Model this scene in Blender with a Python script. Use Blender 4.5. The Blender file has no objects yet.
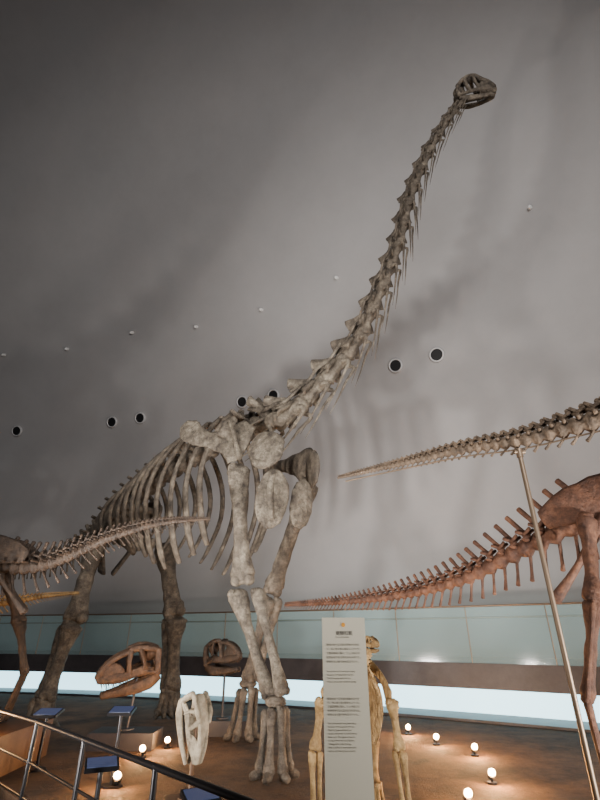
import bpy, math, random
from mathutils import Vector, Matrix, noise
random.seed(7)
V=Vector
SC=bpy.context.scene
def link(o): SC.collection.objects.link(o); return o
# ------------------------------------------------------------------ materials
def newmat(name):
    m=bpy.data.materials.new(name); m.use_nodes=True
    return m,m.node_tree,m.node_tree.nodes['Principled BSDF']
def plain(name,col,rough=.6,metal=0,emit=None,es=0):
    m,nt,b=newmat(name)
    b.inputs['Base Color'].default_value=(*col,1); b.inputs['Roughness'].default_value=rough
    b.inputs['Metallic'].default_value=metal
    if emit: b.inputs['Emission Color'].default_value=(*emit,1); b.inputs['Emission Strength'].default_value=es
    return m
def noisy(name,c1,c2,scale=3,rough=.75,bump=.4,bscale=None,c3=None,lo=.38,hi=.62,dist=.03,crack=0):
    m,nt,b=newmat(name)
    tc=nt.nodes.new('ShaderNodeTexCoord'); n=nt.nodes.new('ShaderNodeTexNoise'); n.inputs['Scale'].default_value=scale
    n.inputs['Detail'].default_value=12; n.inputs['Roughness'].default_value=.75
    r=nt.nodes.new('ShaderNodeValToRGB'); r.color_ramp.elements[0].color=(*c1,1); r.color_ramp.elements[1].color=(*c2,1)
    r.color_ramp.elements[0].position=lo; r.color_ramp.elements[1].position=hi
    if c3: e=r.color_ramp.elements.new((lo+hi)/2); e.color=(*c3,1)
    nt.links.new(tc.outputs['Object'],n.inputs['Vector']); nt.links.new(n.outputs['Fac'],r.inputs['Fac'])
    col=r.outputs['Color']
    if crack:
        # warped cell-edge cracks and pits of fossil bone
        vo=nt.nodes.new('ShaderNodeTexVoronoi');vo.feature='DISTANCE_TO_EDGE';vo.inputs['Scale'].default_value=crack
        ad=nt.nodes.new('ShaderNodeVectorMath');ad.operation='MULTIPLY_ADD';ad.inputs[1].default_value=(.35,.35,.35)
        nt.links.new(n.outputs['Color'],ad.inputs[0]);nt.links.new(tc.outputs['Object'],ad.inputs[2]);nt.links.new(ad.outputs[0],vo.inputs['Vector'])
        mr=nt.nodes.new('ShaderNodeMapRange');mr.inputs['From Max'].default_value=.045;mr.inputs['To Min'].default_value=.42;mr.inputs['To Max'].default_value=1
        nt.links.new(vo.outputs['Distance'],mr.inputs['Value'])
        ml=nt.nodes.new('ShaderNodeVectorMath');ml.operation='SCALE'
        nt.links.new(col,ml.inputs[0]);nt.links.new(mr.outputs[0],ml.inputs['Scale']);col=ml.outputs[0]
    nt.links.new(col,b.inputs['Base Color'])
    n2=nt.nodes.new('ShaderNodeTexNoise'); n2.inputs['Scale'].default_value=bscale or scale*6; n2.inputs['Detail'].default_value=8; n2.inputs['Roughness'].default_value=.7
    bp=nt.nodes.new('ShaderNodeBump'); bp.inputs['Strength'].default_value=bump; bp.inputs['Distance'].default_value=dist
    nt.links.new(tc.outputs['Object'],n2.inputs['Vector']); nt.links.new(n2.outputs['Fac'],bp.inputs['Height']); nt.links.new(bp.outputs['Normal'],b.inputs['Normal'])
    b.inputs['Roughness'].default_value=rough
    return m
M_bone=noisy('bone_grey',(.035,.026,.019),(.31,.27,.205),6,.6,1,16,(.135,.112,.083),.35,.68,.05,5)
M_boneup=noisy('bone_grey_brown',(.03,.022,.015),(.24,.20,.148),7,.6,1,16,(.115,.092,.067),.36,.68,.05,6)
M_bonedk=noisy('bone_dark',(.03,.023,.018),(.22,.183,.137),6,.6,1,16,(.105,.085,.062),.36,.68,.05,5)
M_brown=noisy('bone_brown',(.018,.011,.007),(.09,.056,.034),9,.6,.9,22,(.043,.027,.017),.36,.64)
M_red=noisy('bone_red',(.045,.018,.010),(.21,.092,.048),8,.65,.9,24,(.105,.044,.023),.36,.64)
M_skred=noisy('bone_skull_brown',(.02,.01,.006),(.13,.066,.032),10,.55,.9,26,(.06,.03,.015),.36,.64)
M_tan=noisy('bone_tan',(.055,.038,.026),(.25,.175,.115),10,.65,.9,28,(.135,.095,.062),.36,.64)
M_gold=noisy('bone_gold',(.13,.07,.022),(.50,.33,.14),9,.55,.9,28,(.31,.19,.07),.36,.64)
M_cream=noisy('bone_cream',(.10,.07,.04),(.46,.39,.28),8,.55,.8,28,(.30,.25,.175),.34,.62)
M_wall=noisy('plaster_wall',(.345,.340,.338),(.40,.392,.390),.35,.85,.12,3,None,.3,.7)
M_ground=noisy('exhibit_ground',(.035,.02,.012),(.14,.074,.034),1.8,.85,.9,26)
M_floor=noisy('floor_carpet',(.05,.04,.035),(.09,.07,.06),3,.7,.2,50)
M_black=plain('black_metal',(.012,.012,.014),.35,.6)
M_darkslab=noisy('slab_dark',(.025,.022,.024),(.045,.04,.042),2,.5,.1)
M_steel=plain('bronze_steel',(.22,.16,.11),.45,.7)
M_screen=plain('screen_blue',(.03,.04,.07),.2,0,(.14,.18,.42),.22)
M_rim=plain('downlight_rim',(.6,.6,.6),.4,.2)
M_hole=plain('downlight_hole',(.004,.004,.005),.6)
M_white=plain('white_fixture',(.8,.8,.78),.4)
M_bulb=plain('lamp_bulb',(1,.8,.5),.4,0,(1,.62,.28),200)
M_glow=plain('lit_panel',(.6,.85,.92),.5,0,(.48,.86,1.0),3.2)
M_sign=plain('sign_cream',(.66,.62,.49),.5)
M_text=plain('sign_text',(.30,.27,.22),.6)
M_title=plain('sign_title',(.10,.09,.08),.6)
M_orange=plain('sign_orange',(.8,.35,.03),.6)
M_wood=noisy('plinth_wood',(.07,.035,.017),(.13,.065,.03),2,.5,.1)
# glass
M_glass=bpy.data.materials.new('rail_glass'); M_glass.use_nodes=True
nt=M_glass.node_tree; nt.nodes.clear()
o=nt.nodes.new('ShaderNodeOutputMaterial'); mx=nt.nodes.new('ShaderNodeMixShader'); tr=nt.nodes.new('ShaderNodeBsdfTransparent'); pr=nt.nodes.new('ShaderNodeBsdfPrincipled')
tr.inputs['Color'].default_value=(.68,.86,.88,1); pr.inputs['Base Color'].default_value=(.42,.60,.62,1); pr.inputs['Roughness'].default_value=.08
mx.inputs[0].default_value=.34
nt.links.new(tr.outputs[0],mx.inputs[1]); nt.links.new(pr.outputs[0],mx.inputs[2]); nt.links.new(mx.outputs[0],o.inputs[0])
# ------------------------------------------------------------------ mesh builder
class MB:
    def __init__(s,jit=.08): s.v=[];s.f=[];s.m=[];s.sm=[];s.M=None;s.jit=jit
    def add(s,vs,fs,mat=0,smooth=True):
        b=len(s.v)
        for p in vs:
            p=V(p)
            if s.M is not None: p=s.M@p
            s.v.append(p)
        for f in fs: s.f.append([b+i for i in f]); s.m.append(mat); s.sm.append(smooth)
    def tube(s,pts,rad,ref=(0,0,1),n=8,sub=3,mat=0):
        pts=[V(p) for p in pts]; rad=[(r,r) if not isinstance(r,tuple) else r for r in rad]
        P=[];R=[];k=len(pts)
        for i in range(k-1):
            p0=pts[max(i-1,0)];p1=pts[i];p2=pts[i+1];p3=pts[min(i+2,k-1)]
            for j in range(sub):
                t=j/sub
                P.append(.5*((2*p1)+(p2-p0)*t+(2*p0-5*p1+4*p2-p3)*t*t+(3*p1-p0-3*p2+p3)*t**3))
                h=t*t*(3-2*t); R.append((rad[i][0]*(1-h)+rad[i+1][0]*h,rad[i][1]*(1-h)+rad[i+1][1]*h))
        P.append(pts[-1]);R.append(rad[-1])
        T=[]
        for i in range(len(P)):
            t=P[min(i+1,len(P)-1)]-P[max(i-1,0)]
            if t.length<1e-6:t=V((0,0,1))
            T.append(t.normalized())
        a,b=R[0];m=min(a,b);P.insert(0,P[0]-T[0]*m*.45);R.insert(0,(a*.6,b*.6));T.insert(0,T[0])
        a,b=R[-1];m=min(a,b);P.append(P[-1]+T[-1]*m*.45);R.append((a*.6,b*.6));T.append(T[-1])
        vs=[];fs=[];ref=V(ref).normalized()
        for i,(p,t,r) in enumerate(zip(P,T,R)):
            sd=t.cross(ref)
            if sd.length<.05: sd=t.cross(V((.3,.9,.2)))
            sd.normalize(); up=sd.cross(t).normalized()
            for j in range(n):
                an=2*math.pi*j/n
                q=p+sd*r[0]*math.cos(an)+up*r[1]*math.sin(an)
                if s.jit: 
                    q=p+(q-p)*(1+s.jit*2*noise.noise(q*(1.2/max(max(r),.02))))
                vs.append(q)
        L=len(P)
        for i in range(L-1):
            for j in range(n):
                fs.append([i*n+j,i*n+(j+1)%n,(i+1)*n+(j+1)%n,(i+1)*n+j])
        c0=len(vs);vs.append(P[0]-T[0]*min(R[0])*.25);vs.append(P[-1]+T[-1]*min(R[-1])*.25)
        for j in range(n):
            fs.append([c0,(j+1)%n,j]); fs.append([c0+1,(L-1)*n+j,(L-1)*n+(j+1)%n])
        s.add(vs,fs,mat)
    def ell(s,c,a,b,d,mat=0,n=14,k=10):
        c,a,b,d=V(c),V(a),V(b),V(d);vs=[];fs=[]
        for i in range(1,k):
            ph=math.pi*i/k
            for j in range(n):
                th=2*math.pi*j/n
                o=a*math.sin(ph)*math.cos(th)+b*math.sin(ph)*math.sin(th)+d*math.cos(ph)
                if s.jit:o=o*(1+s.jit*1.6*noise.noise((c+o)*(1.2/max(o.length,.02))))
                vs.append(c+o)
        for i in range(k-2):
            for j in range(n): fs.append([i*n+j,(i+1)*n+j,(i+1)*n+(j+1)%n,i*n+(j+1)%n])
        t=len(vs);vs.append(c+d);vs.append(c-d)
        for j in range(n):
            fs.append([t,j,(j+1)%n]);fs.append([t+1,(k-2)*n+(j+1)%n,(k-2)*n+j])
        s.add(vs,fs,mat)
    def box(s,lo,hi,mat=0):
        x0,y0,z0=lo;x1,y1,z1=hi
        s.add([(x0,y0,z0),(x1,y0,z0),(x1,y1,z0),(x0,y1,z0),(x0,y0,z1),(x1,y0,z1),(x1,y1,z1),(x0,y1,z1)],
              [[0,3,2,1],[4,5,6,7],[0,1,5,4],[1,2,6,5],[2,3,7,6],[3,0,4,7]],mat,False)
    def cyl(s,p0,p1,r,n=16,mat=0,r1=None):
        p0,p1=V(p0),V(p1);t=(p1-p0).normalized();sd=t.orthogonal().normalized();up=t.cross(sd);r1=r if r1 is None else r1
        vs=[p0+(sd*math.cos(2*math.pi*j/n)+up*math.sin(2*math.pi*j/n))*r for j in range(n)]+[p1+(sd*math.cos(2*math.pi*j/n)+up*math.sin(2*math.pi*j/n))*r1 for j in range(n)]
        fs=[[j,(j+1)%n,n+(j+1)%n,n+j] for j in range(n)]
        s.add(vs,fs,mat); s.add(vs,[list(range(n))[::-1],list(range(n,2*n))],mat,False)
    def obj(s,name,mats,parent=None):
        me=bpy.data.meshes.new(name);me.from_pydata([tuple(v) for v in s.v],[],s.f)
        for m in mats: me.materials.append(m)
        me.polygons.foreach_set('material_index',s.m);me.polygons.foreach_set('use_smooth',s.sm);me.update()
        o=link(bpy.data.objects.new(name,me))
        if parent:o.parent=parent
        return o
def empty(name):
    return link(bpy.data.objects.new(name,None))
# ------------------------------------------------------------------ anatomy
def bone(mb,p0,p1,r,e0,e1,ref=(0,-1,0),fl=.75,n=14,bow=0):
    """long bone: swollen ends, slim shaft, crests, paired condyles at far end. a = width (perp to ref)"""
    p0,p1=V(p0),V(p1);d=p1-p0;L=d.length;t=d.normalized();sd=t.cross(V(ref)).normalized();up=sd.cross(t)
    prof=[(0,e0*.7),(.04,e0),(.14,e0*.86),(.26,r*1.25),(.40,r*1.02),(.54,r),(.70,r*1.03),(.84,e1*.78),(.94,e1),(1,e1*.75)]
    pts=[p0+d*a+up*bow*L*math.sin(math.pi*a) for a,_ in prof]
    rad=[(q,max(q*fl,r*.8) if q>r else q*.92) for _,q in prof]
    mb.tube(pts,rad,ref=ref,n=n,sub=2)
    for k in(-1,1):
        mb.ell(p1+sd*k*e1*.48-t*e1*.1,sd*e1*.5,up*e1*.78*max(fl,.8),t*e1*.5)
    mb.ell(p0+sd*e0*.4,sd*e0*.5,up*e0*.6,t*e0*.45)
    # muscle crest
    mb.tube([p0+t*L*.06+sd*e0*.8,p0+t*L*.22+sd*r*1.25,p0+t*L*.42+sd*r*.9],[(r*.18,r*.3),(r*.22,r*.35),(r*.08,r*.2)],ref=up,n=6,sub=2)
def vert(mb,c,t,up,L,r,sh=0,st=0,tp=0,tpd=0,tpu=0,ch=0,cht=0,cr=0,zy=1,sw=1.,bif=False,mat=0):
    t=t.normalized();sd=t.cross(up).normalized();up=sd.cross(t).normalized()
    mb.tube([c-t*L*.46,c-t*L*.3,c,c+t*L*.3,c+t*L*.46],[r*1.08,r*.95,r*.6,r*.9,r*1.02],ref=up,n=10,sub=1,mat=mat)
    mb.tube([c+up*r*.5,c+up*r*1.5],[(r*.45,L*.32),(r*.26,L*.24)],ref=t,n=8,sub=1,mat=mat)
    if sh:
        ks=(-1,1) if bif else (0,)
        for k in ks:
            mb.tube([c+up*r*1.1,c+up*(r+sh*.5)+t*st*.4+sd*k*r*.35,c+up*(r+sh)+t*st+sd*k*r*.6],[(r*.3*sw,L*.28),(r*.15*sw,L*.18),(r*.28*sw,L*.2)],ref=t,n=6,sub=2,mat=mat)
    if zy:
        for k in(-1,1):
            mb.tube([c+up*r*1.3+sd*k*r*.35,c+up*r*1.6+sd*k*r*.65+t*L*.62*zy],[(r*.22,r*.22),(r*.13,r*.2)],ref=up,n=6,sub=1,mat=mat)
            mb.tube([c+up*r*1.4+sd*k*r*.3,c+up*r*1.95+sd*k*r*.55-t*L*.48*zy],[(r*.2,r*.25),(r*.12,r*.2)],ref=up,n=6,sub=1,mat=mat)
    if tp:
        for k in(-1,1):
            mb.tube([c+up*r*.5+sd*k*r*.4,c+up*(r*.5+tpu*.6)+sd*k*(r+tp*.5)+t*tpd*.4,c+up*(r*.5+tpu)+sd*k*(r+tp)+t*tpd],[(L*.24,r*.25),(L*.14,r*.15),(L*.16,r*.14)],ref=up,n=6,sub=2,mat=mat)
    if ch:
        mb.tube([c-up*r*.9-t*L*.45,c-up*(r+ch*.5)-t*(L*.45-cht*.5),c-up*(r+ch)-t*(L*.45-cht)],[(r*.4,L*.1),(r*.16,L*.1),(r*.16,L*.16)],ref=t,n=6,sub=2,mat=mat)
    if cr:
        for k in(-1,1):
            b=c+t*L*.3-up*r*.4+sd*k*r*.7
            mb.tube([b,b-up*r*.9+sd*k*r*.3+t*L*.12,b-up*r*1.5-t*cr*.25,b-up*r*2.2-t*cr*.6,b-up*r*2.9-t*cr],[(r*.34,r*.22),(r*.26,r*.22),(r*.18,r*.15),(r*.11,r*.1),(r*.03,r*.03)],ref=sd,n=6,sub=3,mat=mat)
def column(mb,pts,radii,k,up,fn):
    """walk a spline placing vertebrae; fn(u,r)->kwargs ; L=k*r"""
    pts=[V(p) for p in pts];S=[];n=len(pts)
    for i in range(n-1):
        p0=pts[max(i-1,0)];p1=pts[i];p2=pts[i+1];p3=pts[min(i+2,n-1)]
        for j in range(30):
            t=j/30
            S.append((.5*((2*p1)+(p2-p0)*t+(2*p0-5*p1+4*p2-p3)*t*t+(3*p1-p0-3*p2+p3)*t**3),radii[i]*(1-t)+radii[i+1]*t))
    S.append((pts[-1],radii[-1]))
    cum=[0]
    for i in range(1,len(S)):cum.append(cum[-1]+(S[i][0]-S[i-1][0]).length)
    tot=cum[-1]
    def at(s):
        s=min(max(s,0),tot)
        for i in range(1,len(S)):
            if cum[i]>=s:
                f=(s-cum[i-1])/max(cum[i]-cum[i-1],1e-6);return S[i-1][0].lerp(S[i][0],f),S[i-1][1]*(1-f)+S[i][1]*f
        return S[-1]
    s=0;out=[]
    while s<tot:
        _,r=at(s);kk=k(s/tot) if callable(k) else k
        L=kk*r;c,r=at(s+L/2);a=at(s)[0];b=at(s+L)[0]
        t=(b-a)
        if t.length<1e-4:break
        vert(mb,c,t,V(up),L*.97,r,**fn(s/tot,r));out.append((c,t.normalized(),r));s+=L
    return out
def rib(mb,S,side,fwd,w,h,r,back=.15,up=V((0,0,1))):
    S=V(S)
    mb.tube([S+side*.05,S+side*w*.45+up*.05*h,S+side*w*.9-up*h*.25-fwd*back*.3,S+side*w-up*h*.55-fwd*back*.7,S+side*w*.8-up*h*.85-fwd*back,S+side*w*.62-up*h-fwd*back*1.05],
            [(r*.8,r),(r*.8,r),(r*.65,r*1.1),(r*.55,r*1.15),(r*.55,r*1.25),(r*.4,r*.9)],ref=fwd,n=6,sub=3)
def foot(mb,ank,gz,d,n=4,spread=.16,ml=None,r=.05,toe=.22,claw=True):
    """metapodials from ankle to ground then splayed toes"""
    ank=V(ank);d=V(d).normalized();sd=d.cross(V((0,0,1))).normalized()
    for i in range(n):
        k=(i-(n-1)/2)/max((n-1)/2,1)
        top=ank+sd*k*spread*.7+d*(.04-.05*k*k)
        low=V((ank.x,ank.y,gz+r*1.1))+sd*k*spread*1.25+d*(spread*.5*(1-abs(k)*.7))
        bone(mb,top,low,r*.72,r*1.15,r*1.1,ref=d,fl=.9,n=8)
        e=low+d*toe+sd*k*toe*.5;e.z=gz+r*.45
        m=low.lerp(e,.5)+V((0,0,r*.25))
        mb.tube([low,m,e],[r*.85,r*.6,(r*.5)],n=8,sub=2)
        if claw: mb.tube([e,e+(e-low).normalized()*toe*.35+V((0,0,-.0))],[r*.5,r*.12],n=6,sub=1)
def skull(mb,M,L,teeth=1,deep=1.,gape=.06,f=1.,wd=1.):
    """fenestrated skull, snout along +x; f thickens the bars"""
    old=mb.M;mb.M=M@Matrix.Diagonal((L,L*wd,L,1));j=mb.jit;D=deep
    def F(r): return tuple(q*f for q in r) if isinstance(r,tuple) else r*f
    for s in(-1,1):
        T=lambda pts,rad,**k: mb.tube([(x,y*s,z) for x,y,z in pts],[F(r) for r in rad],ref=(0,0,1),n=8,sub=2,**k)
        T([(.22,.15,.12),(.45,.13,.10),(.7,.09,.10),(.98,.04,.13)],[(.02,.035),(.022,.045),(.025,.07),(.03,.05)])
        T([(.34,.08,.40*D),(.6,.065,.37*D),(.82,.05,.29*D),(.98,.03,.17)],[(.03,.03),(.035,.035),(.035,.04),(.03,.04)])
        # solid maxilla plate, lacrimal, postorbital and jugal sheets
        mb.tube([(1.0,.03*s,.14),(.9,.05*s,.17*D),(.78,.07*s,.20*D),(.66,.085*s,.17*D),(.58,.1*s,.12)],[(.02,.05),(.02,.10*D),(.02,.12*D),(.02,.09*D),(.02,.03)],n=10,sub=2)
        T([(.5,.12,.1),(.49,.11,.25*D),(.45,.09,.4*D)],[(.05,.02),(.038,.02),(.06,.03)])
        T([(.24,.16,.13),(.25,.155,.27*D),(.28,.14,.4*D)],[(.07,.02),(.045,.02),(.07,.03)])
        mb.tube([(.12,.165*s,.10),(.3,.155*s,.13),(.5,.13*s,.11)],[(.02,.05),(.02,.08),(.02,.06)],n=8,sub=2)
        T([(.0,.14,.34*D),(.15,.15,.39*D),(.3,.14,.42*D),(.46,.1,.42*D)],[.035,(.03,.04),(.04,.045),(.03,.03)])
        T([(.0,.14,.34*D),(.03,.165,.18),(.05,.17,.03)],[.045,(.06,.025),.05])
        T([(.05,.17,.06),(.15,.165,.08),(.26,.155,.13)],[.025,.025,.03])
        g=gape
        T([(.03,.16,-.01),(.2,.155,-.06-g*.4),(.45,.125,-.07-g*.9),(.7,.085,-.05-g*1.4),(.94,.035,-.02-g*2)],[(.025,.05),(.025,.085),(.025,.07),(.025,.05),(.025,.04)])
        if teeth:
            for i in range(13):
                x=.5+i*.036;y=(.125-(x-.45)*.16);h=(.045+.02*math.sin(i*2.1))*teeth
                T([(x,y,.07),(x-.012,y,.05-h)],[.012/f,.003/f])
                T([(x,y,-.03-g*1.6*(x)),(x-.008,y,-.0-g*1.6*x+h*.4)],[.010/f,.003/f])
    mb.ell((.12,0,.3*D),(.13,0,0),(0,.12,0),(0,0,.12))
    mb.ell((.93,0,.14),(.08,0,0),(0,.05,0),(0,0,.07))
    mb.tube([(.1,0,.39*D),(.35,0,.42*D),(.6,0,.385*D),(.85,0,.28*D)],[(.13,.025),(.09,.025),(.06,.02),(.04,.02)],n=8,sub=2)
    mb.M=old
def frame(loc,x,z):
    x=V(x).normalized();y=V(z).cross(x).normalized();z=x.cross(y)
    return Matrix(((x.x,y.x,z.x,loc[0]),(x.y,y.y,z.y,loc[1]),(x.z,y.z,z.z,loc[2]),(0,0,0,1)))
GZ=.2 # exhibit platform level
# ------------------------------------------------------------------ ROOM
CX,CY,R0,H=-16.4,-20.8,39.4,30.
mb=MB();mb.jit=0
vs=[];fs=[];NA,NP=120,50
for i in range(NP+1):
    ph=math.pi/2*i/NP
    for j in range(NA+1):
        th=math.radians(-5+190*j/NA);vs.append((CX+R0*math.cos(ph)*math.cos(th),CY+R0*math.cos(ph)*math.sin(th),H*math.sin(ph)))
for i in range(NP):
    for j in range(NA):
        a=i*(NA+1)+j;fs.append([a,a+NA+1,a+NA+2,a+1])
mb.add(vs,fs);wall=mb.obj('wall_back',[M_wall])
def ringband(mb,r0,z0,r1,z1,a0=20,a1=110,n=120,mat=0,smooth=True):
    vs=[];fs=[]
    for j in range(n+1):
        th=math.radians(a0+(a1-a0)*j/n);c,s=math.cos(th),math.sin(th)
        vs+=[(CX+r0*c,CY+r0*s,z0),(CX+r1*c,CY+r1*s,z1)]
    for j in range(n):fs.append([2*j,2*j+2,2*j+3,2*j+1])
    mb.add(vs,fs,mat,smooth)
# floor: visitor level + raised exhibit ground in one mesh
arc=[(CX+36.52*math.cos(math.radians(a)),CY+36.52*math.sin(math.radians(a))) for a in range(30,101,2)]
arc=[p for p in arc if p[1]>3.6]
mb=MB();mb.box((-60,-25,-.2),(30,20,0))
poly=[(arc[-1][0],11.0),(-5.0,8.0),(-2.45,5.45),(-.35,3.12),(13,3.12)]+arc;n=len(poly)
mb.add([(x,y,0) for x,y in poly]+[(x,y,GZ) for x,y in poly],[list(range(n,2*n))]+[[i,(i+1)%n,n+(i+1)%n,n+i] for i in range(n)],1,False)
mb.obj('floor',[M_floor,M_ground])
# walkway
mb=MB();RI=36.5
ringband(mb,RI,.72,RI,1.13);ringband(mb,RI,1.13,R0-.02,1.13);ringband(mb,R0-.02,.72,RI,.72)
ringband(mb,RI+.04,.2,RI+.04,.24);ringband(mb,RI+.04,.24,RI+.9,.24)
wk=mb.obj('elevated_walkway',[M_darkslab])
mb=MB();ringband(mb,RI+.9,.24,RI+.9,.72);mb.obj('lit_panel_strip',[M_glow],wk)
mb=MB();ringband(mb,RI+.03,1.13,RI+.03,2.08);mb.obj('glass_panels',[M_glass],wk)
mb=MB();mb.jit=0
pts=[(CX+(RI+.03)*math.cos(math.radians(a)),CY+(RI+.03)*math.sin(math.radians(a)),2.1) for a in [20+.75*i for i in range(121)]]
mb.tube(pts,[.018]*len(pts),n=6,sub=1)
for i in range(2,119,3):
    x,y,_=pts[i];mb.cyl((x,y,1.13),(x,y,2.1),.009,6)
pts2=[(CX+(RI+.12)*math.cos(math.radians(a)),CY+(RI+.12)*math.sin(math.radians(a)),1.9) for a in [20+.75*i for i in range(121)]]
mb.tube(pts2,[.022]*len(pts2),n=6,sub=1)
mb.obj('handrail',[M_steel],wk)
# downlights on the dome
def dn(x,y,z):
    return V(((x-CX)/R0**2,(y-CY)/R0**2,z/H**2)).normalized()
for i,(x,y,z) in enumerate([(-1.92,14.07,8.6),(-.85,13.6,8.6),(-5.76,15.41,8.62),(-6.89,15.73,8.6),(-10.82,16.54,8.59),(2.8,11.7,8.6),(3.83,11.08,8.58)]):
    n=dn(x,y,z);p=V((x,y,z));p=p-n*.07
    mb=MB();mb.jit=0;sd=n.orthogonal().normalized();up=n.cross(sd);R=.18
    N=28;prof=[(R+.02,.06),(R+.025,-.01),(R+.01,-.025),(R-.015,-.02),(R-.025,.05)]
    vs=[];fs=[]
    for j in range(N):
        a=2*math.pi*j/N;e=sd*math.cos(a)+up*math.sin(a)
        for q,h in prof:vs.append(p+e*q+n*h)
    K=len(prof)
    for j in range(N):
        for k in range(K-1):fs.append([j*K+k,((j+1)%N)*K+k,((j+1)%N)*K+k+1,j*K+k+1])
    mb.add(vs,fs,0);mb.cyl(p-n*.008,p+n*.05,R-.02,28,1)
    mb.obj('recessed_downlight',[M_rim,M_hole])
for (x,y,z) in [(5.77,8.3,11.16),(1.14,11.15,11.41),(-1.26,12.47,11.21),(-3.6,13.43,11.21),(-6.1,14.13,11.45),(-8.78,14.92,11.26),(-11.42,15.37,11.28)]:
    mb=MB();mb.jit=0
    n=dn(x,y,z);p=V((x,y,z))-n*.05;mb.cyl(p+n*.04,p-n*.04,.055,12,0);mb.ell(p-n*.08,(.04,0,0),(0,.04,0),(0,0,.05),0)
    mb.obj('sprinkler_head',[M_white],wall)
# ------------------------------------------------------------------ SAUROPOD (main)
sau=empty('sauropod_skeleton')
neck=[(-.76,7.2,4.72),(-.24,6.8,4.72),(.16,6.7,5.06),(.56,6.5,5.41),(.94,6.3,5.85),(1.22,6.1,6.4),(1.48,5.9,6.96),(1.69,5.7,7.54),(1.89,5.5,8.25),(2.21,5.3,9.0),(2.52,5.1,9.51),(2.78,5.0,9.88)]
nr=[.155,.155,.142,.13,.116,.105,.096,.088,.081,.074,.066,.058]
mb=MB(.10)
column(mb,neck,nr,lambda u:3.3+u*1.6,(-.6,.25,.75),lambda u,r:dict(sh=r*(1.9-.7*u),st=-r*1.6,tp=r*.9,tpd=-r*1.0,tpu=-r*.9,cr=r*(5.2+3.*u),zy=1.2,sw=1.0,bif=(u<.4),mat=0 if u<.26 else 1))
mb.obj('neck_vertebrae',[M_bone,M_boneup],sau)
# trunk
spine=[(-.70,7.15,4.72),(-1.14,7.6,4.68),(-1.77,8.2,4.64),(-2.37,8.8,4.55),(-3.13,9.5,4.34),(-3.83,10.2,4.04),(-4.3,10.6,3.72)]
fw=V((.68,-.70,.2)).normalized();sdR=V((-.70,-.71,0));UP=V((0,0,1))
mb=MB(.1)
vv=column(mb,spine,[.17,.17,.165,.16,.165,.17,.15],1.85,(0,0,1),lambda u,r:dict(sh=r*1.7,st=0,tp=r*1.6,tpu=r*.7,zy=1,sw=1.2))
mb.obj('back_vertebrae',[M_bonedk],sau)
mb=MB(.06)
def spl(u):
    s=[V(p) for p in spine];x=u*(len(s)-1);i=min(int(x),len(s)-2);return s[i].lerp(s[i+1],x-i)
for i in range(11):
    u=i/10.;S=spl(.08+.68*u)
    h=(1.5+.7*math.sin(min(u*1.5+.35,1.)*math.pi*.5+.2)) if u<.35 else 2.15-1.15*(u-.35)/.65
    w=.62+.3*math.sin(math.pi*min(u+.15,1))
    for s in(1,-1):
        rib(mb,S+UP*.12,sdR*s,fw,w,h,.058,back=.2)
mb.obj('ribs',[M_bonedk],sau)
# tail
mb=MB()
column(mb,[(-4.3,10.6,3.72),(-4.9,11.0,3.45),(-5.6,11.5,3.2),(-6.6,12.1,3.1),(-7.8,12.7,3.1),(-9.0,13.1,3.3)],[.15,.14,.12,.095,.07,.03],1.7,(0,0,1),lambda u,r:dict(sh=r*2.1,st=r*.6,tp=r*1.4 if u<.5 else 0,ch=r*2,cht=-.2*r,zy=.8))
mb.obj('tail_vertebrae',[M_bonedk],sau)
# scapulae, coracoids, sternals
mb=MB(.06)
def scap(s,pts):
    mb.tube([V(p)+s for p in pts],[(.02,.10),(.035,.21),(.04,.16),(.045,.13),(.05,.20),(.05,.38),(.04,.30)],ref=(0.25,.1,1),n=18,sub=5)
blade=[(-1.96,7.25,4.78),(-1.83,7.15,4.63),(-1.64,7.02,4.46),(-1.42,6.9,4.36),(-1.2,6.8,4.30),(-.98,6.7,4.26),(-.80,6.63,4.20)]
scap(V((0,0,0)),blade)
mb.tube([(-1.18,6.76,4.36),(-1.12,6.74,4.54),(-1.02,6.72,4.66)],[(.04,.13),(.035,.1),(.02,.05)],ref=(1,0,0),n=10)
mb.tube([(-1.12,6.68,4.62),(-1.02,6.62,4.38),(-.95,6.58,4.12),(-.9,6.58,3.95)],[(.02,.03),(.03,.05),(.035,.05),(.05,.07)],ref=(0,-1,0),n=8)
mb.ell((-.50,6.5,4.06),(.27,-.1,0),(-.02,-.06,0),(0,.05,.30),n=20,k=14)
mb.tube([(-.68,6.50,3.86),(-.56,6.46,3.80),(-.42,6.44,3.82)],[(.04,.05),(.05,.07),(.03,.04)],n=8)
mb.ell((-.39,6.42,3.30),(.23,.05,0),(.0,.045,0),(.04,0,.42),n=20,k=14)
mb.tube([(-.38,6.40,3.68),(-.42,6.37,3.4),(-.38,6.38,3.0)],[(.04,.02),(.05,.03),(.03,.02)],ref=(0,-1,0),n=8)
mb.ell((.02,6.75,3.30),(.16,.15,0),(.03,-.045,0),(.04,0,.36),n=20,k=14)
mb.obj('right_shoulder_girdle',[M_bone],sau)
mb=MB(.04)
mb.tube([(-.7,8.9,4.55),(-.35,8.6,4.5),(-.1,8.2,4.4),(.1,7.85,4.25),(.22,7.6,4.1)],[(.05,.17),(.05,.12),(.05,.2),(.06,.34),(.05,.28)],ref=(0,0,1),n=12,sub=4)
mb.ell((.20,7.1,3.95),(.10,-.22,0),(.05,.03,0),(0,0,.3))
mb.obj('left_shoulder_girdle',[M_bonedk],sau)
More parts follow.
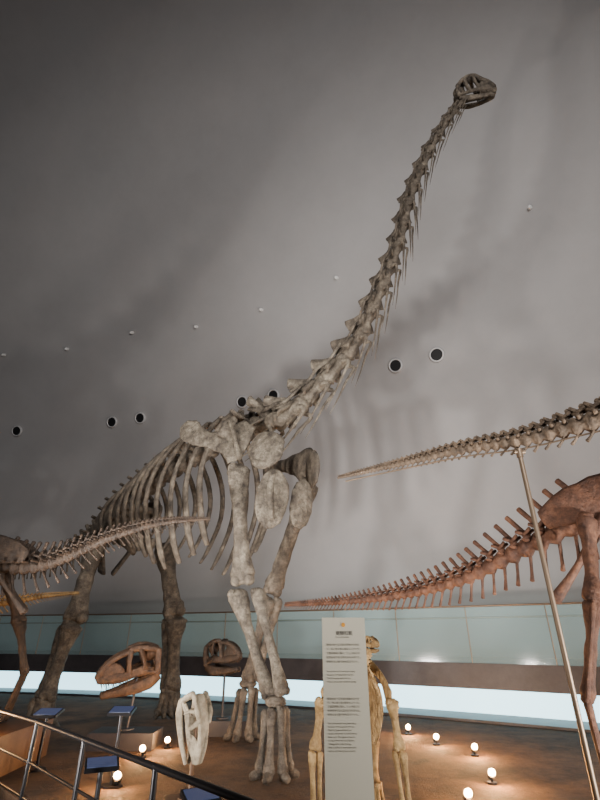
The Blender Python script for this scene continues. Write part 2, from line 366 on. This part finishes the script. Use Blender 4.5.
# fore limbs
def hand(c,top,gz,r=.055,rad=.13,d=V((.6,-.8,0))):
    c=V(c);top=V(top)
    for i in range(5):
        a=math.radians(-110+55*i)+math.atan2(d.y,d.x)
        e=V((math.cos(a),math.sin(a),0))
        low=V((c.x,c.y,gz+.07))+e*rad*1.25
        bone(mb,top+e*rad*.85-V((0,0,.02*abs(i-2))),low+V((0,0,.03)),r*.72,r*1.15,r*1.2,ref=e,fl=.9,n=8)
        mb.tube([low+e*.01,low+e*.09-V((0,0,.02))],[r*1.05,r*.7],n=8,sub=2)
    mb.ell(top+V((0,0,.05)),(rad*.95,0,0),(0,rad*.95,0),(0,0,.07))
mb=MB(.08)
bone(mb,(-.92,6.7,3.84),(-.76,6.62,2.24),.098,.175,.165,fl=.6,bow=.02)
mb.obj('right_humerus',[M_bone],sau)
mb=MB(.08)
bone(mb,(-.84,6.66,2.10),(-.36,6.42,.98),.066,.14,.10,fl=.7)
bone(mb,(-.56,6.56,2.12),(-.20,6.36,1.0),.055,.10,.095,fl=.8)
mb.obj('right_forearm',[M_bone],sau)
mb=MB();hand((-.28,6.32,0),(-.28,6.38,.86),GZ)
mb.obj('right_forefoot',[M_boneup],sau)
mb=MB(.08)
bone(mb,(.15,7.55,3.85),(-.44,8.0,2.22),.11,.185,.16,fl=.6,bow=.03)
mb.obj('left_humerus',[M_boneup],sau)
mb=MB()
bone(mb,(-.50,7.98,2.1),(-.80,8.3,1.0),.07,.14,.11,fl=.7)
bone(mb,(-.34,8.0,2.1),(-.68,8.32,1.0),.058,.09,.10,fl=.8)
hand((-.86,8.42,0),(-.80,8.36,.88),GZ,r=.055,rad=.14)
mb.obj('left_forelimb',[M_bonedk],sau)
# pelvis + hind limbs
mb=MB()
for s in(1,-1):
    c=V((-3.75,10.15,3.82))+sdR*s*.42
    mb.tube([c-fw*.75-UP*.05,c-fw*.35,c+UP*.05,c+fw*.4+UP*.08,c+fw*.72-UP*.05],[(.03,.12),(.05,.24),(.06,.32),(.05,.3),(.03,.14)],ref=(0,0,1),n=12,sub=3)
    mb.ell(c-UP*.33,fw*.17,sdR*.1,UP*.17)
    # pubis & ischium
    mb.tube([c+fw*.1-UP*.3,c+fw*.5-UP*.6-sdR*s*.15,c+fw*.95-UP*.85-sdR*s*.25],[(.09,.14),(.07,.13),(.08,.2)],ref=fw,n=10,sub=3)
    mb.tube([c-fw*.1-UP*.3,c-fw*.3-UP*.65-sdR*s*.15,c-fw*.5-UP*.95-sdR*s*.3],[(.06,.1),(.045,.09),(.045,.13)],ref=fw,n=10,sub=3)
for k in range(5):
    c=V((-3.75,10.15,3.85))+fw*(k-2)*.27
    mb.tube([c+sdR*.45,c,c-sdR*.45],[(.07,.05),(.1,.1),(.07,.05)],n=8,sub=2)
mb.obj('pelvis',[M_bonedk],sau)
hf=V((.5,-.85,0))
mb=MB(.08)
bone(mb,(-4.12,9.75,3.30),(-4.14,9.5,1.86),.15,.24,.23,fl=.65,bow=.02)
bone(mb,(-4.16,9.46,1.76),(-4.25,9.25,.66),.11,.21,.16,fl=.75)
bone(mb,(-4.38,9.56,1.7),(-4.42,9.35,.66),.055,.09,.09,fl=.9)
foot(mb,(-4.3,9.25,.62),GZ,hf,5,.17,r=.075,toe=.16)
mb.obj('right_hind_limb',[M_bonedk],sau)
mb=MB(.08)
bone(mb,(-3.08,11.0,3.40),(-2.62,10.7,2.0),.16,.25,.24,fl=.65,bow=.02)
bone(mb,(-2.58,10.7,1.9),(-2.50,10.7,.66),.12,.24,.18,fl=.75)
bone(mb,(-2.80,10.8,1.86),(-2.68,10.8,.66),.06,.10,.10,fl=.9)
foot(mb,(-2.52,10.68,.62),GZ,hf,5,.17,r=.075,toe=.16)
mb.obj('left_hind_limb',[M_bonedk],sau)
# skull (domed brachiosaur style)
mb=MB()
Ms=frame((2.76,5.02,10.06),(.96,-.22,.08),(-.10,-.38,.92))
mb.M=Ms@Matrix.Diagonal((.64,.78,.62,1))
for s in(-1,1):
    T=lambda pts,rad,**k: mb.tube([(x,y*s,z) for x,y,z in pts],[tuple(q*1.1 for q in r) if isinstance(r,tuple) else r*1.1 for r in rad],ref=(0,0,1),n=8,sub=3,**k)
    T([(.10,.15,.03),(.35,.16,.04),(.62,.15,.04),(.86,.11,.02),(1.05,.03,-.02)],[(.03,.03),(.035,.04),(.04,.06),(.05,.08),(.05,.08)])
    T([(.06,.13,.30),(.22,.13,.44),(.42,.09,.54),(.60,.07,.52),(.74,.07,.36),(.90,.07,.20),(1.04,.05,.06)],[(.035,.045),(.05,.05),(.05,.05),(.045,.045),(.05,.055),(.06,.07),(.05,.05)])
    T([(.08,.13,.28),(.04,.16,.15),(.08,.16,.0)],[.045,.04,.05])
    T([(.28,.14,.42),(.31,.16,.22),(.36,.16,.05)],[.055,.045,.05])
    T([(.52,.10,.50),(.57,.13,.25),(.64,.14,.06)],[.045,.035,.05])
    mb.tube([(1.0,.05*s,.02),(.85,.10*s,.12),(.7,.13*s,.14),(.58,.15*s,.08)],[(.02,.06),(.02,.13),(.02,.12),(.02,.04)],n=10,sub=2)
    T([(.08,.15,-.06),(.35,.15,-.13),(.62,.13,-.15),(.85,.09,-.14),(1.0,.02,-.14)],[(.03,.04),(.03,.08),(.03,.06),(.035,.06),(.035,.06)])
    for i in range(9):
        x=.62+i*.045;y=.155-.13*((x-.62)/.42)**2
        T([(x,y,-.03),(x,y,-.09)],[.018,.01])
mb.ell((.12,0,.2),(.15,0,0),(0,.14,0),(0,0,.17))
mb.ell((.85,0,.10),(.2,0,0),(0,.11,0),(0,0,.10))
mb.ell((.4,0,.5),(.22,0,0),(0,.1,0),(0,0,.06))
mb.M=None
mb.obj('skull',[M_boneup],sau)
# ------------------------------------------------------------------ BIPED builder
def biped(name,tail,tr,tk,hip,fwd,trunk_pts,mat,legs,gz,spine_h=1.9,chev=2.,scale=1.,skl=None,rh=.9,skmat=None,arms=True,tpf=1.0):
    root=empty(name);fwd=V(fwd).normalized();side=fwd.cross(UP).normalized()
    mb=MB(.09);column(mb,tail,tr,tk,(0,0,1),lambda u,r:dict(sh=r*spine_h*(.4+.8*u),st=-r*.9,tp=r*tpf*1.3*u if u>.35 else 0,ch=r*chev*(.6+.6*u),cht=-r*1.2,zy=.9))
    mb.obj('tail_vertebrae',[mat],root)
    mb=MB();vv=column(mb,trunk_pts[0],trunk_pts[1],1.8,(0,0,1),lambda u,r:dict(sh=r*2*(1-.5*u),st=0,tp=r*1.2,tpu=.3*r,zy=1))
    mb.obj('back_vertebrae',[mat],root)
    mb=MB()
    nn=int(len(vv)*.62)
    for i,(c,t,r) in enumerate(vv[2:nn]):
        for s in(1,-1): rib(mb,c,side*s,fwd,.32*scale,rh*scale*(.75+.35*math.sin(i/max(nn-3,1)*math.pi)),.02*scale,back=.12*scale)
    mb.obj('ribs',[mat],root)
    mb=MB(.05);h=V(hip)
    for s in(1,-1):
        c=h+side*s*.15*scale
        mb.tube([c-fwd*.48*scale+UP*.02,c-fwd*.2*scale+UP*.1*scale,c+fwd*.1*scale+UP*.12*scale,c+fwd*.42*scale+UP*.08*scale],[(.025*scale,.09*scale),(.03*scale,.17*scale),(.035*scale,.2*scale),(.025*scale,.13*scale)],ref=(0,0,1),n=12,sub=3)
        mb.tube([c-UP*.05,c+fwd*.2*scale-UP*.45*scale-side*s*.1*scale,c+fwd*.3*scale-UP*.8*scale-side*s*.13*scale],[.05*scale,.03*scale,(.04*scale,.09*scale)],ref=fwd,n=8)
        mb.tube([c-UP*.05,c-fwd*.3*scale-UP*.4*scale-side*s*.1*scale,c-fwd*.55*scale-UP*.65*scale-side*s*.13*scale],[.045*scale,.026*scale,(.03*scale,.05*scale)],ref=fwd,n=8)
    mb.obj('pelvis',[mat],root)
    for i,(a,k,an,ft) in enumerate(legs):
        mb=MB(.08)
        bone(mb,a,k,.06*scale,.11*scale,.11*scale,ref=fwd,fl=.8)
        bone(mb,k,an,.048*scale,.10*scale,.07*scale,ref=fwd,fl=.8)
        kk=V(k)+side*.07*scale;bone(mb,kk,V(an)+side*.05*scale,.02*scale,.04*scale,.03*scale,ref=fwd)
        an=V(an);ft=V(ft)
        for q in(-1,0,1):
            low=ft+side*q*.06*scale;low.z=gz+.05*scale
            bone(mb,an+side*q*.035*scale,low,.025*scale,.038*scale,.04*scale,ref=fwd)
            e=low+(fwd+side*q*.45).normalized()*.3*scale;e.z=gz+.025*scale
            mb.tube([low,low.lerp(e,.5)+UP*.015,e],[.035*scale,.028*scale,.02*scale],n=8)
            mb.tube([e,e+(e-low).normalized()*.09*scale-UP*.01],[.02*scale,.005],n=6,sub=1)
        mb.obj('hind_limb_%d'%(i+1),[mat],root)
    if skl:
        mb=MB();skull(mb,skl[0],skl[1],skl[2],1.,.07);mb.obj('skull',[skmat or mat],root)
    if arms:
        mb=MB()
        c=vv[int(len(vv)*.6)][0]
        for s in(1,-1):
            a=c+side*s*.28*scale-UP*.35*scale;b=a-UP*.3*scale-fwd*.12*scale;d=b-UP*.15*scale+fwd*.22*scale
            mb.tube([a-fwd*.4*scale+UP*.3*scale,a-fwd*.15*scale+UP*.15*scale,a],[(.02*scale,.05*scale),(.02*scale,.035*scale),(.03*scale,.08*scale)],ref=UP,n=8)
            bone(mb,a,b,.026*scale,.045*scale,.04*scale,ref=side);bone(mb,b,d,.022*scale,.035*scale,.03*scale,ref=side)
            for q in(-1,0,1):
                mb.tube([d,d+fwd*.1*scale-UP*.05*scale+side*q*.03*scale,d+fwd*.14*scale-UP*.13*scale+side*q*.04*scale],[.014*scale,.012*scale,.004*scale],n=6)
        mb.obj('arms',[mat],root)
    return root
# left dark theropod
biped('theropod_skeleton',[(-1.15,6.0,2.92),(-1.85,6.24,2.91),(-2.55,6.44,2.76),(-3.24,6.6,2.50),(-3.7,6.67,2.42),(-4.1,6.72,2.46)],[.012,.038,.06,.08,.095,.105],1.5,
 (-4.15,6.72,2.52),(-1,.05,.0),([(-4.1,6.72,2.46),(-4.7,6.75,2.55),(-5.4,6.8,2.6),(-5.9,6.8,2.8),(-6.3,6.8,3.1)],[.1,.1,.09,.075,.07]),M_brown,
 [((-4.1,6.5,2.35),(-4.2,6.4,1.75),(-3.80,6.45,1.15),(-4.0,6.45,.7)),((-4.15,6.95,2.35),(-3.85,7.1,1.75),(-3.62,7.1,1.15),(-3.75,7.1,.7))],.6,
 spine_h=2.2,chev=2.2,skl=(frame((-6.2,6.8,3.05),(-1,0,-.1),(0,0,1)),.75,1))
# red theropod, right
biped('theropod_skeleton',[(-.22,7.5,1.99),(.55,7.0,2.0),(1.27,6.4,2.05),(1.87,5.8,2.17),(2.33,5.4,2.38),(2.67,5.1,2.54),(3.0,4.8,2.70)],[.018,.035,.056,.074,.09,.10,.108],1.75,
 (3.02,4.68,2.68),(.8,-.5,.1),([(3.0,4.8,2.70),(3.5,4.5,2.86),(4.1,4.15,3.0),(4.6,3.9,3.3),(4.8,3.8,3.6)],[.1,.1,.09,.08,.07]),M_red,
 [((2.80,4.60,2.60),(2.56,4.42,1.86),(2.34,4.5,1.12),(2.30,4.38,.75)),((3.2,5.0,2.7),(3.4,4.9,2.0),(3.0,5.05,1.3),(3.2,4.95,.75))],GZ,
 spine_h=2.8,chev=2.1,scale=1.1,skl=(frame((4.75,3.85,3.5),(.8,-.5,-.15),(0,0,1)),.85,1))
# yellow dinosaur, far left
biped('ornithopod_skeleton',[(-3.75,8.55,2.23),(-4.25,8.35,2.16),(-4.7,8.2,2.06),(-5.1,8.1,2.0)],[.015,.032,.05,.06],1.5,
 (-5.2,8.1,2.0),(-1,-.1,0),([(-5.1,8.1,2.0),(-5.6,8.05,2.02),(-6.1,8.0,2.0),(-6.4,7.98,2.2)],[.05,.05,.045,.035]),M_gold,
 [((-5.2,8.0,1.95),(-5.4,7.95,1.4),(-5.15,7.95,.85),(-5.3,7.95,.5)),((-5.2,8.25,1.95),(-5.1,8.3,1.4),(-4.9,8.3,.85),(-5.05,8.3,.5))],GZ,
 spine_h=1.5,chev=1.5,scale=.6,skl=(frame((-6.35,7.98,2.2),(-1,0,-.2),(0,0,1)),.3,0))
# ------------------------------------------------------------------ tan sauropod tail on post (right foreground)
st=empty('sauropod_tail_skeleton');mb=MB(.1)
column(mb,[(.42,5.0,3.15),(1.06,4.7,3.21),(1.6,4.4,3.25),(2.07,4.1,3.23),(2.35,3.9,3.25),(2.6,3.7,3.27),(3.1,3.35,3.32),(3.7,2.95,3.4)],[.014,.034,.05,.064,.076,.088,.1,.115],1.5,(0,0,1),
  lambda u,r:dict(sh=r*.9*min(1,u*2.5),st=-r*1.0,tp=r*.9*u,ch=r*.8 if u>.15 else 0,cht=-r*.9,zy=.9,sw=2.0))
mb.obj('tail_vertebrae',[M_tan],st)
mb=MB();mb.jit=0
for (x,y,z) in((2.04,4.1,3.12),(3.45,3.2,3.25)):
    mb.cyl((x,y,GZ),(x,y,z),.021,14);mb.cyl((x,y,GZ),(x,y,GZ+.02),.14,20);mb.cyl((x,y,GZ),(x,y,GZ+.3),.03,14)
    mb.cyl((x-.05,y,z),(x+.05,y,z),.02,10);mb.cyl((x,y,z-.05),(x,y,z+.03),.03,12)
mb.tube([(.5,4.96,3.10),(1.06,4.7,3.15),(1.6,4.4,3.18),(2.07,4.1,3.15),(2.6,3.7,3.17),(3.45,3.2,3.23)],[.008]*6,n=6)
mb.obj('support_post',[M_steel],st)
# ------------------------------------------------------------------ golden skeleton behind the sign
gd=empty('prosauropod_skeleton')
mb=MB(.08)
g=column(mb,[(.52,6.3,1.0),(.5,5.7,1.18),(.5,5.2,1.28),(.5,4.75,1.30),(.52,4.5,1.36),(.56,4.4,1.46)],[.03,.045,.05,.048,.04,.032],1.6,(0,0,1),lambda u,r:dict(sh=r*1.5,tp=r*1.0,zy=1))
gf=V((0,-1,0));gs=V((1,0,0))
for c,t,r in g[7:-5:1]:
    for s in(1,-1): rib(mb,c,gs*s,gf,.19,.52,.013,back=.05)
for s in(1,-1):
    mb.tube([(.5+s*.1,5.75,1.2),(.5+s*.13,5.5,1.3),(.5+s*.12,5.2,1.22)],[(.02,.05),(.02,.10),(.02,.06)],n=8)
    bone(mb,(.5+s*.15,5.5,1.15),(.5+s*.2,5.3,.75),.03,.05,.045);bone(mb,(.5+s*.2,5.3,.72),(.5+s*.2,5.45,.4),.025,.042,.036)
    foot(mb,(.5+s*.2,5.45,.38),GZ,gf,4,.05,r=.022,toe=.1)
    w=.27 if s>0 else .36
    mb.tube([(.5+s*.13,4.95,1.36),(.5+s*.2,4.7,1.28),(.5+s*w*.85,4.5,1.14)],[(.015,.06),(.015,.04),(.022,.085)],n=8)
    bone(mb,(.5+s*w*.9,4.48,1.12),(.5+s*(w+.02),4.55,.80),.028,.06,.052)
    bone(mb,(.5+s*(w+.045),4.55,.77),(.5+s*(w+.04),4.42,.42),.019,.035,.028);bone(mb,(.5+s*(w-.015),4.57,.77),(.5+s*(w-.005),4.42,.42),.016,.03,.026)
    foot(mb,(.5+s*(w+.01),4.42,.40),GZ,gf,4,.05,r=.018,toe=.08)
mb.obj('bones',[M_gold],gd)
mb=MB();skull(mb,frame((.56,4.44,1.5),(.35,-.9,.0),(0,0,1)),.2,0,1.,.02,1.2);mb.obj('skull',[M_gold],gd)
# ------------------------------------------------------------------ skull displays
def skull_display(name,M,L,mat,base,top,teeth=1,deep=1.,pl=.45,ph=.35,f=1.4,wd=1.,pm=None):
    root=empty(name);mb=MB();skull(mb,M,L,teeth,deep,.05,f,wd);mb.obj('skull',[mat],root)
    mb=MB();mb.jit=0;x,y,z=base
    mb.box((x-pl,y-pl*.6,z),(x+pl,y+pl*.6,z+ph));mb.cyl((x,y,z+ph),top,.018,10);mb.cyl((x,y,z+ph),(x,y,z+ph+.02),.1,16)
    mb.obj('stand',[pm or M_darkslab],root);return root
skull_display('theropod_skull_display',frame((-2.12,8.1,1.10),(-.90,-.42,-.22),(.1,-.12,1)),.86,M_skred,(-2.45,8.0,GZ),(-2.4,8.02,1.10),1.5,1.15,ph=.2,f=1.2)
skull_display('dinosaur_skull_display',frame((-1.52,9.1,1.12),(.75,-.6,.1),(0,0,1)),.72,M_brown,(-1.25,9.0,GZ),(-1.25,8.95,1.12),.9,1.2,ph=.2,f=1.25)
skull_display('hadrosaur_skull_display',frame((-1.02,5.05,1.08),(.22,-.25,-1),(.75,-.6,.1)),.50,M_cream,(-.95,5.12,GZ),(-.95,5.1,.93),0,.9,.24,.14,f=1.15,wd=1.05,pm=M_wood)
# low plinths
mb=MB();mb.box((-5.2,6.05,GZ),(-3.3,7.5,.6));mb.obj('display_plinth',[M_wood])
# ------------------------------------------------------------------ sign
sg=empty('information_sign');mb=MB();mb.box((.128,3.0,.025),(.375,3.03,1.69));mb.box((.06,2.93,0),(.44,3.1,.025),1);mb.obj('panel',[M_sign,M_darkslab],sg)
def text(body,x,z,size,mat,sy=1):
    c=bpy.data.curves.new('text','FONT');c.body=body;c.size=size;c.align_x='LEFT';c.materials.append(mat);c.extrude=.0004
    o=link(bpy.data.objects.new('text',c));o.location=(x,2.9985,z);o.rotation_euler=(math.pi/2,0,0);o.parent=sg;return o
text('竜脚形類',.205,1.600,.024,M_title)
text('Sauropodomorpha',.205,1.585,.010,M_text)
jp=['植物を食べる大型の恐竜のなかま','で、長い首と長い尾をもっていた。','三畳紀後期に現れ、ジュラ紀には','世界各地で栄え巨大なものがいた。','四本の太い脚で体を支えていた。']
for i,l in enumerate(jp):text(l,.150,1.545-i*.021,.0125,M_text)
en=['Sauropodomorphs were plant-eating','dinosaurs with long necks and tails.','They first appeared in the Late','Triassic and spread worldwide during','the Jurassic. Some grew to become','the largest land animals of all time,','walking on four pillar-like legs.','Their small heads bore simple teeth','used to strip leaves from branches.']
for i,l in enumerate(en[:4]):text(l,.150,1.415-i*.0165,.0105,M_text)
for i,l in enumerate(jp):text(l,.150,1.285-i*.018,.0115,M_text)
for i,l in enumerate(en):text(l,.150,1.175-i*.015,.0100,M_text)
mb=MB();mb.jit=0;mb.cyl((.25,2.997,1.652),(.25,3.001,1.652),.011,16);mb.obj('logo',[M_orange],sg)
# ------------------------------------------------------------------ barrier railing + info panels
br=empty('barrier_railing');mb=MB();mb.jit=0
A=V((-2.50,5.35,0));B=V((-.22,2.92,0));C=V((-5.1,7.85,0))
C=A.lerp(C,.30)
for z,r in((.86,.02),(.55,.012),(.3,.012)):
    mb.cyl(C+UP*z,A+UP*z,r,10);mb.cyl(A+UP*z,B+UP*z,r,10)
for p in(C,A,A.lerp(B,.35),A.lerp(B,.7),B):
    mb.cyl(p,p+UP*.87,.02,10);mb.cyl(p,p+UP*.02,.06,14)
mb.obj('rails_and_posts',[M_black],br)
def info_panel(x,y,z,w=.28,yaw=0,g0=GZ):
    mb=MB();mb.jit=0;mb.M=Matrix.Translation((x,y,0))@Matrix.Rotation(yaw,4,'Z')
    mb.cyl((0,0,g0),(0,0,z-.03),.02,10);mb.cyl((0,0,g0),(0,0,g0+.02),.1,16)
    mb.M=mb.M@Matrix.Translation((0,0,z))@Matrix.Rotation(math.radians(14),4,'X')
    mb.box((-w/2,-w*.36,-.02),(w/2,w*.36,.01),0);mb.box((-w*.44,-w*.3,.01),(w*.44,w*.3,.014),1)
    mb.obj('information_tablet',[M_black,M_screen])
info_panel(-1.95,6.1,.86,.26);info_panel(-1.62,4.75,.66,.26,.4);info_panel(-3.05,6.75,.76,.3);info_panel(-.62,3.72,.70,.22,.5)
# ------------------------------------------------------------------ floor lamps
def lamp(x,y,z0,e=48):
    mb=MB();mb.jit=0
    mb.cyl((x,y,z0),(x,y,z0+.02),.05,14);mb.cyl((x,y,z0),(x,y,z0+.06),.012,8);mb.cyl((x,y+.03,z0+.06),(x,y-.03,z0+.10),.035,14,0,.045)
    mb.ell((x,y-.035,z0+.105),(.036,0,0),(0,.015,0),(0,0,.036),1)
    mb.obj('floor_spotlight',[M_black,M_bulb])
    l=bpy.data.lights.new('lamp','POINT');l.energy=e;l.color=(1,.50,.18);l.shadow_soft_size=.05
    o=link(bpy.data.objects.new('floor_lamp_light',l));o.location=(x,y-.09,z0+.17)
for x,y in[(1.70,8.9),(1.94,8.13),(2.26,7.45),(2.02,6.19),(1.54,5.47)]:lamp(x,y,GZ)
for x,y in[(-1.88,6.07),(-2.01,7.36),(-1.83,7.91)]:lamp(x,y,GZ,24)
lamp(-3.6,6.25,.6,20);lamp(-4.7,6.25,.6,20)
# ------------------------------------------------------------------ lights
def spot(loc,tgt,e,ang,col,size=.2,blend=.6):
    l=bpy.data.lights.new('spot','SPOT');l.energy=e;l.spot_size=math.radians(ang);l.spot_blend=blend;l.color=col;l.shadow_soft_size=size
    o=link(bpy.data.objects.new('exhibit_and_key_spot',l));o.location=loc;o.rotation_euler=(V(tgt)-V(loc)).to_track_quat('-Z','Y').to_euler()
W=(1,.93,.87)
spot((-3.2,2.0,.6),(1.6,9,5.0),2100,84,W,.22,1.)
spot((-4.6,4.2,.6),(2.5,9,4.8),1800,85,W,.2,1.)
spot((4.6,1.6,.6),(-2.5,11,5),2000,100,W,.22,.9)
spot((6.0,4.6,.6),(-2.5,12,5),900,100,W,.25,.9)
spot((.5,1.0,9.5),(-.6,7.5,4.),900,50,(1,.93,.85),.3,.8)
spot((-7,3,10),(-3,10,3),900,50,W,.4,.8)
spot((2,-4,7),(0,14,8.5),4400,105,(1,.96,.94),1.8,1)  # unseen broad key light, added to brighten the dome wall evenly
w=bpy.data.worlds.new('world');SC.world=w;w.use_nodes=True
w.node_tree.nodes['Background'].inputs[0].default_value=(.88,.9,.97,1);w.node_tree.nodes['Background'].inputs[1].default_value=.25
# ------------------------------------------------------------------ camera
cd=bpy.data.cameras.new('camera');cd.sensor_fit='VERTICAL';cd.sensor_height=24;cd.lens=24*467/800;cd.clip_end=200
cam=link(bpy.data.objects.new('camera',cd));cam.location=(0,0,1.6);cam.rotation_euler=(math.radians(90+26.7),0,0)
SC.camera=cam
